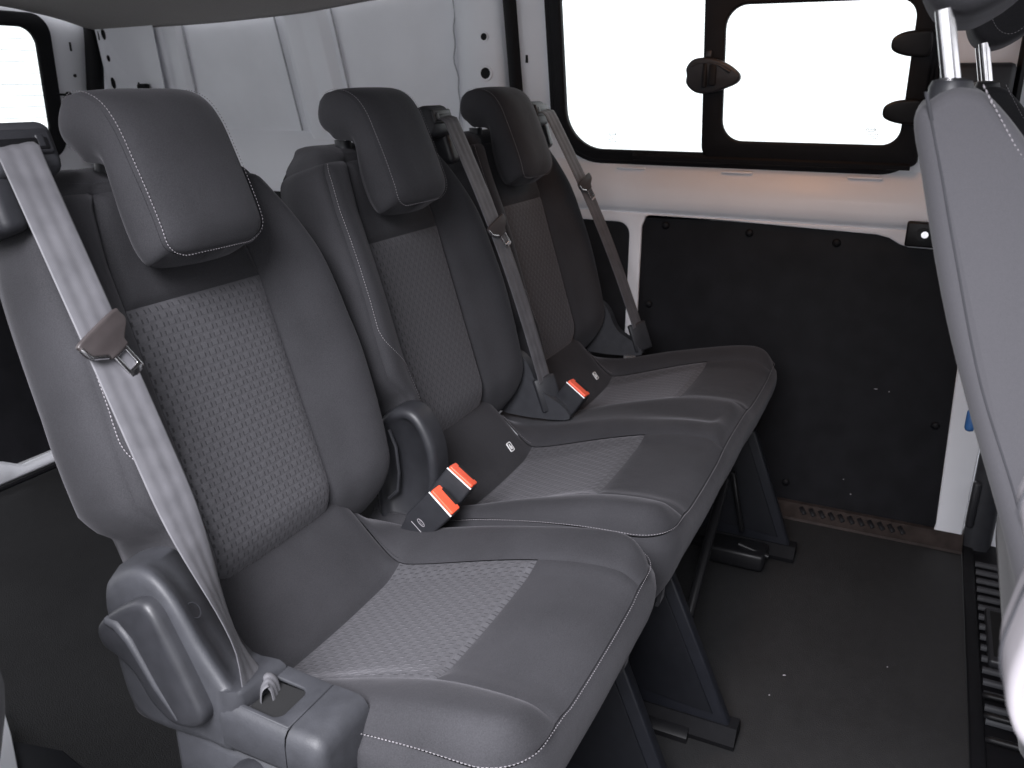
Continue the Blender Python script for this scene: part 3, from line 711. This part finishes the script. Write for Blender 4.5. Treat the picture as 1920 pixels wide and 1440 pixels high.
def buckle(parent, base, ax, wd, L=.085, W=.048, T=.026, mark=True):
    ax = Vector(ax).normalized(); wd = Vector(wd); wd = (wd-ax*wd.dot(ax)).normalized(); tn = ax.cross(wd).normalized()
    if tn.dot(Vector(CAM)-Vector(base)) < 0: tn = -tn
    base = Vector(base)
    def M(x, y, z): return base+wd*x+ax*y+tn*z
    loops = []
    for y, kw, kt in ((0, .62, .7), (.02, .8, .85), (.035, 1, 1), (L-.012, 1, 1), (L, .98, .96)):
        loops.append([M(px*kw, y, pz*kt) for px, pz in rrect(-W/2, W/2, -T/2, T/2, .004, 4)])
    b = loft('buckle', loops, PLASTD, parent, sharp=40)
    o = plate('release_button', [rrect(-W/2+.002, W/2-.002, -T/2+.002, T/2-.0025, .003)], .006, lambda x, y, z: M(x, L+.001+z, y), RED, b, .0015)
    # slot on the far half of the end face
    plate('tongue_slot', [rrect(-W/2+.009, W/2-.009, -T/2+.0005, -T/2+.0065, .0015)], .004, lambda x, y, z: M(x, L+.003+z, y), HOLE, b)
    tube('edge_line', [M(-W/2+.001, L-.001, T/2-.001), M(W/2-.001, L-.001, T/2-.001)], .0012, WHITEP, b, 6)
    if mark:
        ring = [(.0075*math.cos(i*PI/12), .0035*math.sin(i*PI/12)) for i in range(24)]; inn = [(.0066*math.cos(i*PI/12), .0027*math.sin(i*PI/12)) for i in range(24)]
        plate('oval_emblem', [ring, inn], .0006, lambda x, y, z: M(x, .045+y, T/2+.0003+z), GREYT, b)
        cu = bpy.data.curves.new('t', 'FONT'); cu.body = 'Ford'; cu.size = .0042; cu.align_x = 'CENTER'; cu.align_y = 'CENTER'; cu.shear = .3
        ob = bpy.data.objects.new('t', cu); me = bpy.data.meshes.new_from_object(ob); V = [v.co.copy() for v in me.vertices]; Fc = [tuple(p.vertices) for p in me.polygons]; bpy.data.objects.remove(ob)
        hand = 1 if wd.cross(ax).dot(tn) > 0 else -1
        mesh_obj('emblem_lettering', [M(v.x*hand, .045+v.y, T/2+.0006) for v in V], Fc, GREYT, b, False, fix=False)
        tube('mould_line', [M(-.011, .033, T/2), M(.012, .033, T/2)], .0005, GREYT, b, 4)
    return b

# ================================================================== single seat
single = empty('single_seat'); tag(single, 'grey single seat nearest the camera with pale belt hanging on its left side', 'van seat', 'second row seats')
make_back(single); make_headrest(single); make_cushion(single, cush1, [0], -HW, HW)
guide(single, 0, -1)
# shoulder belt down to the pocket at the left of the cushion
top = loc3(-.200, .496, .056); bot = Vector((-.237, -.166, .430))
ptsb = []; wds = []
for i in range(41):
    t = i/40; p = top.lerp(bot, t); p = p+BF*(.002*math.sin(PI*t))
    ptsb.append(p); tw = sst(.58, .86, t)*.80-sst(.86, 1, t)*.7
    wv = Vector((.90, 0, 0))+BT*.14
    wv = Vector((math.cos(tw)*.96, math.sin(tw)*.9, .12-.35*math.sin(tw))); wds.append(wv)
# short lead-in over the guide
lead = [loc3(-.196, .506, .034), loc3(-.197, .505, .044), loc3(-.199, .501, .052)]
sb = ribbon('seat_belt', lead+ptsb, [Vector((1, 0, .12))]*3+wds, .042, BELT, single)
tg = ptsb[13]; tongue(sb, tg+BF*.003, (.42, -.30, -.86), (.96, .05, .2), .82)
fold = [(-.240, -.160, .425), (-.238, -.160, .450), (-.235, -.160, .461), (-.229, -.163, .465), (-.226, -.168, .459), (-.228, -.173, .444), (-.231, -.178, .420)]
fp = []
for i in range(len(fold)-1):
    for k in range(4): fp.append(Vector(fold[i]).lerp(Vector(fold[i+1]), k/4))
for _ in range(2): fp = [fp[0]]+[(fp[i-1]+fp[i]*2+fp[i+1])/4 for i in range(1, len(fp)-1)]+[fp[-1]]
ribbon('belt_fold', fp, [Vector((.55, .65, .2)).lerp(Vector((.9, .2, 0)), i/len(fp)) for i in range(len(fp))], .019, BELT, sb)
# recliner cover at the left hip
outer = [(.002, .500), (.001, .534), (-.015, .555), (-.046, .573), (-.072, .573), (-.096, .552), (-.122, .509), (-.150, .474), (-.160, .468), (-.150, .404), (-.120, .398), (-.040, .392), (-.012, .408), (.000, .455)]
inner = [(.040, .490), (.036, .525), (.018, .542), (-.018, .556), (-.042, .550), (-.066, .530), (-.090, .494), (-.118, .462), (-.160, .460), (-.150, .404), (-.120, .398), (-.040, .392), (.010, .402), (.034, .45)]
o3 = smooth_loop(outer, 4); i3 = smooth_loop(inner, 4)
cen = (-.07, .47); lps = []
for x, k, ins in ((-.200, 1, 0), (-.225, .85, 0), (-.245, .4, 0), (-.257, .12, .0), (-.263, .0, .003), (-.2665, 0, .008), (-.268, 0, .016)):
    lp = []
    for (a, b), (c, d) in zip(o3, i3):
        y, z = lerp(a, c, k), lerp(b, d, k); dd = Vector((y-cen[0], z-cen[1])); L_ = dd.length
        dd = dd*(1-ins/L_); lp.append((x, cen[0]+dd.x, cen[1]+dd.y))
    lps.append(lp)
rc = loft('recliner_cover', lps, PLAST, single, sharp=80)
lev = smooth_loop([(-.004, .508), (-.030, .532), (-.064, .552), (-.082, .548), (-.098, .520), (-.122, .470), (-.130, .446), (-.118, .430), (-.092, .424), (-.066, .438), (-.044, .468), (-.024, .482), (-.006, .490)], 4)
lcen = (-.07, .488); lps = []
for x, ins in ((-.262, 0), (-.274, 0), (-.279, .0012), (-.2815, .004), (-.2825, .009)):
    lp = []
    for y, z in lev:
        dd = Vector((y-lcen[0], z-lcen[1])); L_ = dd.length; dd = dd*(1-min(ins, L_*.6)/L_); k = (z-.49)*.06
        lp.append((x-.004*(z > .5)*0+0, lcen[0]+dd.x, lcen[1]+dd.y))
    lps.append(lp)
lv = loft('recline_lever', lps, PLASTD, rc, sharp=80)
tube('lever_ridge', [(-.279, -.020, .519), (-.281, -.036, .520), (-.282, -.050, .508), (-.2815, -.074, .465), (-.280, -.096, .433)], [.005, .006, .005, .004, .003], PLAST, lv, 8)
ring = [(.0085*math.cos(i*PI/10), .0085*math.sin(i*PI/10)) for i in range(20)]; inn = [(.0076*math.cos(i*PI/10), .0076*math.sin(i*PI/10)) for i in range(20)]
plate('moulded_mark', [ring, inn], .001, lambda a, b, c: Vector((-.2415, -.092, .528))+Vector((1, 0, 0))*a*.75+Vector((0, -.62, -.78)).normalized()*-b+Vector((-.2, -.78, .60))*(c+.0012), PLASTD, rc)
# belt pocket and end cap along the cushion side
def hollow_box(name, y0, y1, zt0, zt1, zb0, zb1, x0, x1, hole, mat, parent):
    lo = []
    n = 6
    def sec(y, t, inset=0):
        zt = lerp(zt0, zt1, t)-inset; zb = lerp(zb0, zb1, t)+inset; r = .014
        P_ = [(x1, zb), (x1, zt-.006)]
        for i in range(7): a = PI/2*i/6; P_.append((x0+r-r*math.sin(a)+inset, zt-r+r*math.cos(a)))
        P_ += [(x0+inset, zb+.012), (x0+.008+inset, zb)]
        return [(px, y, pz) for px, pz in P_]
    return sec
secf = hollow_box('', 0, 0, .468, .452, .402, .408, -.268, -.196, None, None, None)
hy0, hy1 = -.160, -.236
plate('belt_pocket', [[(-.196, -.139), (-.196, -.2135), (-.262, -.2135), (-.262, -.139)], rrect(-.257, -.214, -.199, -.141, .009)], .004, lambda a, b, c: (a, b, .4525+.06*(b+.19)+c), PLAST, single, .0015)
pk = [o for o in single.children if o.name.startswith('belt_pocket')][-1]
loft('pocket_side', [[(-.2585, y, .4545+.06*(y+.19)), (-.264, y, .4525+.06*(y+.19)), (-.2675, y, .448+.06*(y+.19)), (-.2690, y, .440+.06*(y+.19)), (-.2690, y, .412), (-.263, y, .402), (-.23, y, .398)] for y in (-.139, -.17, -.2, -.2135)], PLAST, pk, caps=False, closed=False, sharp=60)
loft('pocket_well', [[(x, y, z) for x, y in rrect(-.258, -.213, -.200, -.140, .009)] for z in (.4495, .33)], HOLE, pk, sharp=60)
tube('anchor_bolt', [(-.228, -.196, .424), (-.230, -.187, .430)], .008, METAL, pk, 12)
loft('side_end_cap', [[(-.196, y, .4525-k*1.2), (-.256, y, .4525-k*1.2), (-.263+k*.4, y, .450-k*1.1), (-.267+k*.6, y, .445-k), (-.2690+k*.8, y, .436-k), (-.2690+k, y, .405), (-.255+k, y, .392), (-.196, y, .385)] for y, k in ((-.2145, 0), (-.232, .0), (-.243, .0005), (-.249, .003), (-.253, .008), (-.255, .015))], PLAST, single, sharp=70)
box('side_rail', (-.262, -.235, .30), (-.205, -.06, .40), PLAST, single, .01)
tube('pivot_cap', [(-.272, -.165, .372), (-.250, -.165, .372)], .024, PLASTD, single, 20)
# legs of the single seat
def leg(parent, x, yt0, yt1, yb0, yb1, zt=.30, zb=.03, t=.022):
    P_ = [(yt0, zt), (yt1, zt), (yb1, zb), (yb0, zb)]
    l_ = plate('leg', [P_], t, lambda a, b, c: (x+c, a, b), NAVY, parent, .005)
    ins = [(yt0-.035, zt-.01), (yt1+.018, zt-.01), (yb1+.028, zb+.02), (yb0-.012, zb+.045), (yb0-.035, zb+.075)]
    plate('leg_recess', [ins], .004, lambda a, b, c: (x-t/2-.0012+c, a, b), NAVYD, l_, .0015)
    for yy0, yy1 in ((yb1-.014, yb1+.055), (yb1+.055, yb0+.02)):
        pass
    f = loft('foot', [[(px, y, z) for px, z in ((x-.026, 0.001), (x-.030, .012), (x-.022, .022), (x-.014, .034), (x+.014, .034), (x+.022, .022), (x+.028, .010), (x+.024, .001))] for y in (yb1-.012, yb1+.0, yb0, yb0+.012)], FOOTM, l_, sharp=40)
    loft('foot_clamp', [[(px, y, z) for px, z in ((x-.042, .001), (x-.044, .012), (x-.036, .019), (x-.026, .020), (x-.02, .001))] for y in (yb1+.060, yb1+.068, yb0-.02, yb0)], GLOSSB, l_, sharp=40)
    return l_
leg(single, .215, .0, -.36, .06, -.47); leg(single, -.16, .0, -.30, .06, -.40)

# ================================================================== double bench
bench = empty('double_bench_seat', (0, 0, 0)); tag(bench, 'dark grey two-place bench seat between the near seat and the sliding door', 'van seat', 'second row seats')
for cx in (X2, X3):
    bk = make_back(bench); bk.location.x = cx
    hr = make_headrest(bench); hr.location.x = cx-(.018 if cx > .6 else .011)
make_cushion(bench, cush2, [X2, X3], X2-HW, X3+HW)
guide(bench, X2-.022, 1); guide(bench, X3-.040, 1)
for cx, bot, ti in ((X2, Vector((.662, -.060, .47)), 16), (X3, Vector((1.112, -.098, .468)), 13)):
    gx = .155 if cx < .6 else .138; top = loc3(cx+gx, .498, .052); P_ = []; Wd = []
    for i in range(41):
        t = i/40; p = top.lerp(bot, t)+BF*(.012*math.sin(PI*t)); P_.append(p)
        Wd.append(Vector((.95, -.12, .1)) if cx < .6 else Vector((.95, -.2, .1)))
    lead = [loc3(cx+gx-.002, .508, .034), loc3(cx+gx-.001, .505, .044)]
    s_ = ribbon('seat_belt', lead+P_, [Wd[0]]*2+Wd, .040, BELT, bench)
    tongue(s_, P_[ti]+BF*.003, (.35, -.35, -.86), (.9, -.2, .2), .75)
    # plastic bracket beside the hip and the stalk the belt ends in
    b_ = loft('hip_bracket', [[(x, a, b) for a, b in smooth_loop([(-.005, .520), (-.030, .500), (-.055, .455), (-.105, .425), (-.105, .40), (.04, .40), (.05, .47), (.03, .515)], 4)] for x in (cx+.200, cx+.222)], GREYT if False else PLAST, bench, sharp=40)
    box('belt_anchor_stalk', (-.006, -.022, -.055), (.006, .022, .012), PLASTD, b_, .004, 2, Matrix.Translation(bot+Vector((.0, 0, -.005))) @ Matrix.Rotation(-.35, 4, 'X') @ Matrix.Rotation(.75, 4, 'Z'))
# recliner arch between the seats
arch = smooth_loop([(.030, .36), (.034, .47), (.024, .525), (-.008, .552), (-.042, .548), (-.068, .505), (-.073, .45), (-.062, .37), (-.05, .335), (.0, .335)], 5)
ac = (-.018, .44); lps = []
for x, ins in ((.272, 0), (.245, 0), (.238, .002), (.234, .008), (.2345, .014), (.242, .018)):
    lps.append([(x, ac[0]+(y-ac[0])*(1-ins/.06), ac[1]+(z-ac[1])*(1-ins/.11)) for y, z in arch])
ra = loft('recliner_cover', lps, PLASTD, bench, sharp=70)
# pale edge of the shell of the near seat seen in the gap
tube('shell_edge', [(.228, .000, .520), (.226, -.012, .495), (.225, -.016, .455), (.226, -.012, .425), (.226, .005, .408)], .0025, PLAST, ra, 6)
buckle(bench, (.225, -.062, .388), (0.02, -.055, .080), (0, -.80, -.55), .092)
buckle(single, (.196, -.048, .374), (.0, -.062, .070), (0, -.75, -.66), .094)
buckle(bench, (.672, -.082, .395), (.05, -.45, .7), (-.1, -.85, -.5), .075, mark=False)
# isofix tags
for cx, xo, y in ((X2, .093, -.042), (X3, .088, -.042)):
    p = cush2(cx+xo, y); n = nrm(cush2, cx+xo, y); n = n if n.z > 0 else -n
    a = Vector((1, 0, 0)); a = (a-n*a.dot(n)).normalized(); b = n.cross(a)
    fr_ = lambda x, yy, z, p=p, n=n, a=a, b=b: p+n*(.0045+z)+a*x+b*yy
    tgp = plate('tether_tag', [rrect(-.0068, .0068, -.0092, .0092, .003), rrect(-.0050, .0050, -.0074, .0074, .0025)[::-1]], .002, fr_, WHITEP, bench, .0006)
    plate('tag_symbol', [smooth_loop([(-.0025, -.005), (.0025, -.005), (.003, .0), (.001, .0025), (.0015, .005), (-.0015, .0055), (-.003, .001)], 3)], .0016, fr_, WHITEP, tgp)
    plate('tag_field', [rrect(-.0049, .0049, -.0073, .0073, .0025)], .001, fr_, RUBBER, tgp)
leg(bench, .415, -.1, -.385, -.06, -.50, zt=.29); leg(bench, 1.035, -.1, -.40, -.10, -.50, zt=.29)
tube('cross_brace', [(.47, -.40, .03), (.52, -.395, .12), (.80, -.385, .27)], [.006, .009, .009], GLOSSB, bench, 8)
tube('latch_lever', [(1.0, -.33, .20), (.985, -.37, .20), (.97, -.39, .13), (.985, -.40, .07)], .006, GLOSSB, bench, 8)
box('floor_latch', (.93, -.46, .004), (1.0, -.34, .045), GLOSSB, bench, .008)
tube('latch_bolt', [(.955, -.465, .035), (.955, -.40, .05)], .006, GLOSSB, bench, 10)
# loose fabric pull tabs under the cushion fronts
for par, x in ((single, .19), (bench, .36)):
    loft('pull_tab', [[(x-.009, YF+.03+dy, z), (x+.009, YF+.03+dy, z), (x+.009, YF+.036+dy, z), (x-.009, YF+.036+dy, z)] for z, dy in ((.31, 0), (.285, -.002), (.262, .0), (.255, .003))], FAB, par)

# ================================================================== front seats
def front_seat(x0, x1, label, dy=0, cloth=FAB, hx=None):
    fs = empty('front_seat'); tag(fs, label, 'van seat', 'front row seats')
    rear_e = [(-.650, .985), (-.642, .972), (-.653, .932), (-.681, .84), (-.712, .756), (-.762, .633), (-.80, .52), (-.82, .42)]
    front_e = [(-.98, .42), (-.95, .52), (-.90, .66), (-.83, .80), (-.765, .90), (-.722, .955), (-.700, .980), (-.685, .992), (-.665, .995)]
    lp = [(a+dy, b) for a, b in smooth_loop(rear_e+front_e, 4)]
    c2 = (-.80+dy, .66); lps = []
    wdt = x1-x0
    for x, ins in ((x0-.001, .0115), (x0, .0085), (x0+.003, .004), (x0+.008, .0012), (x0+.014, 0), (x0+wdt/2, -.003), (x1-.014, 0), (x1-.003, .004), (x1, .0085), (x1+.001, .0115)):
        L = []
        for i, (a, b) in enumerate(lp):
            p, q = lp[i-1], lp[(i+1) % len(lp)]; tx, tz = q[0]-p[0], q[1]-p[1]; l_ = math.hypot(tx, tz) or 1; nx, nz = tz/l_, -tx/l_
            if (a-c2[0])*nx+(b-c2[1])*nz < 0: nx, nz = -nx, -nz
            L.append((x, a-nx*ins, b-nz*ins))
        lps.append(L)
    bk = loft('backrest', lps, cloth, fs, sharp=180)
    # seam lines on the side face
    pts = [(-.655, .972), (-.668, .93), (-.686, .873), (-.719, .775), (-.764, .671), (-.80, .56)]
    tube('seam', [(x0-.0005, a+dy, b) for a, b in smooth_loop(pts, 6)[:-6]], .0012, DTHREAD, bk, 5)
    pp = [Vector((x0+.001, a+dy, b)) for a, b in smooth_loop([(-.692, .984), (-.712, .955), (-.75, .905), (-.81, .81), (-.86, .71)], 6)[:-6]]
    stitches('stitching', [(p, Vector((-1, 0, 0))) for p in pp], THREAD, bk)
    hx = hx or (x0+.02, x0+.28); hm = (hx[0]+hx[1])/2
    lps = []
    hl = smooth_loop([(-.630, 1.10), (-.628, 1.07), (-.640, 1.045), (-.660, 1.036), (-.682, 1.040), (-.712, 1.065), (-.725, 1.11), (-.72, 1.19), (-.69, 1.23), (-.655, 1.22), (-.636, 1.17)], 4)
    hc = (-.68, 1.13)
    for x, k in ((hx[0]+.012, .5), (hx[0]+.004, .78), (hx[0], .9), (hx[0]+.008, .97), (hx[0]+.03, 1.), (hm, 1.02), (hx[1]-.03, 1), (hx[1]-.008, .97), (hx[1], .9), (hx[1]-.012, .5)):
        lps.append([(x, dy+hc[0]+(a-hc[0])*k, .010+hc[1]+(b-hc[1])*k) for a, b in hl])
    h = loft('headrest', lps, FAB, fs, sharp=180)
    ov = [Vector((hx[0]-.0005, dy-.678+.030*math.cos(a), 1.115+.055*math.sin(a))) for a in [i*2*PI/40 for i in range(41)]]
    stitches('stitching', [(p, Vector((-1, 0, 0))) for p in ov], THREAD, h)
    for px in (hx[0]+.012, hx[0]+.16):
        tube('headrest_post', [(px, dy-.667, .985), (px, dy-.651, 1.05)], .0068, METAL, fs, 14)
        loft('post_guide', [[(px+r*1.25*math.cos(a), dy-.664+r*math.sin(a)*.95, z) for a in [i*PI/10 for i in range(20)]] for z, r in ((.980, .0165), (.995, .0165), (1.0, .0145), (1.002, .008))], PLASTD, fs, sharp=40)
    box('seat_base', (x0+.02, -1.45, .0), (x1-.02, -1.02, .40), PLASTD, fs, .03, 3)
    return fs
fa = front_seat(.0, .44, 'grey front seat close to the camera at the right edge, chrome headrest post showing', cloth=GREYF)
fb = front_seat(.62, 1.06, 'dark front seat farther back at the top right corner, with a thin chrome post', dy=-.048)
tg_ = box('release_strap', (.585, -.772, .520), (.597, -.758, .556), BLUE, fb, .006)

# padded armrest end close to the lens, lower right
ar = empty('armrest'); tag(ar, 'pale grey rounded padded armrest end, blurred at the lower right edge', 'armrest')
lp = smooth_loop([(-.705, .842), (-.716, .820), (-.7125, .790), (-.7105, .765), (-.7165, .745), (-.735, .733), (-.78, .730), (-.84, .735), (-.86, .80), (-.80, .90), (-.73, .89)], 5)
lps = []
for x, k in ((-.372, .82), (-.380, .93), (-.380, .98), (-.368, 1), (-.33, 1.0), (-.315, .95), (-.31, .8)):
    lps.append([(x, -.786+(a+.78)*k*.96, .792+(b-.80)*k*.94) for a, b in lp])
ab = loft('pad', lps, GREYT, ar, sharp=180)
tube('pad_seam', [(-.345, -.786+(a+.78)*.96, .792+(b-.8)*.94) for a, b in lp+lp[:1]], .0015, DTHREAD, ab, 5)

# pillar trim close to the lens, lower left, with the white sill behind it
pt = empty('pillar_trim'); tag(pt, 'grey curved pillar trim edge at the lower left corner of the view', 'trim')
loft('trim_cover', [[(x, y+yo, z) for x, y in ((-.47, .115), (-.46, .015), (-.45, -.015), (-.438, -.025), (-.425, -.015), (-.415, .015), (-.40, .115))] for z, yo in ((.40, -.005), (.50, -.055), (.55, -.076), (.58, -.084), (.61, -.081), (.645, -.068), (.68, -.045), (.75, .02))], GREYF, pt, caps=False, closed=False, sharp=80)
plate('sill_edge', [[(-.060, .60), (-.128, .545), (-.175, .45), (-.195, .36), (-.176, .35), (-.150, .43), (-.105, .51)]], .01, lambda a, b, c: (a, b, .03+c), PAINT, pt, .002)
plate('step_mat', [[(-.105, .51), (-.150, .43), (-.176, .35), (-.10, .34), (-.085, .42)]], .008, lambda a, b, c: (a, b, .02+c), NAVY, pt, .002)

# crumbs and lint lying on the rubber floor
V = []; Fc = []
for x, y, L_ in ((.615, -.555, .006), (.55, -.54, .0025), (.72, -.72, .002)):
    a = random.uniform(0, PI); k = len(V); dx, dy = math.cos(a)*L_/2, math.sin(a)*L_/2; wx_, wy_ = -math.sin(a)*.0011, math.cos(a)*.0011
    V += [(x-dx-wx_, y-dy-wy_, .0005), (x+dx-wx_, y+dy-wy_, .0005), (x+dx+wx_, y+dy+wy_, .0005), (x-dx+wx_, y-dy+wy_, .0005), (x, y, .0022)]
    Fc += [(k, k+1, k+4), (k+1, k+2, k+4), (k+2, k+3, k+4), (k+3, k, k+4)]
cr_ = mesh_obj('floor_crumbs', V, Fc, GREYT, None, False); tag(cr_, 'tiny pale crumbs scattered on the black rubber floor', 'crumbs', kind='stuff')
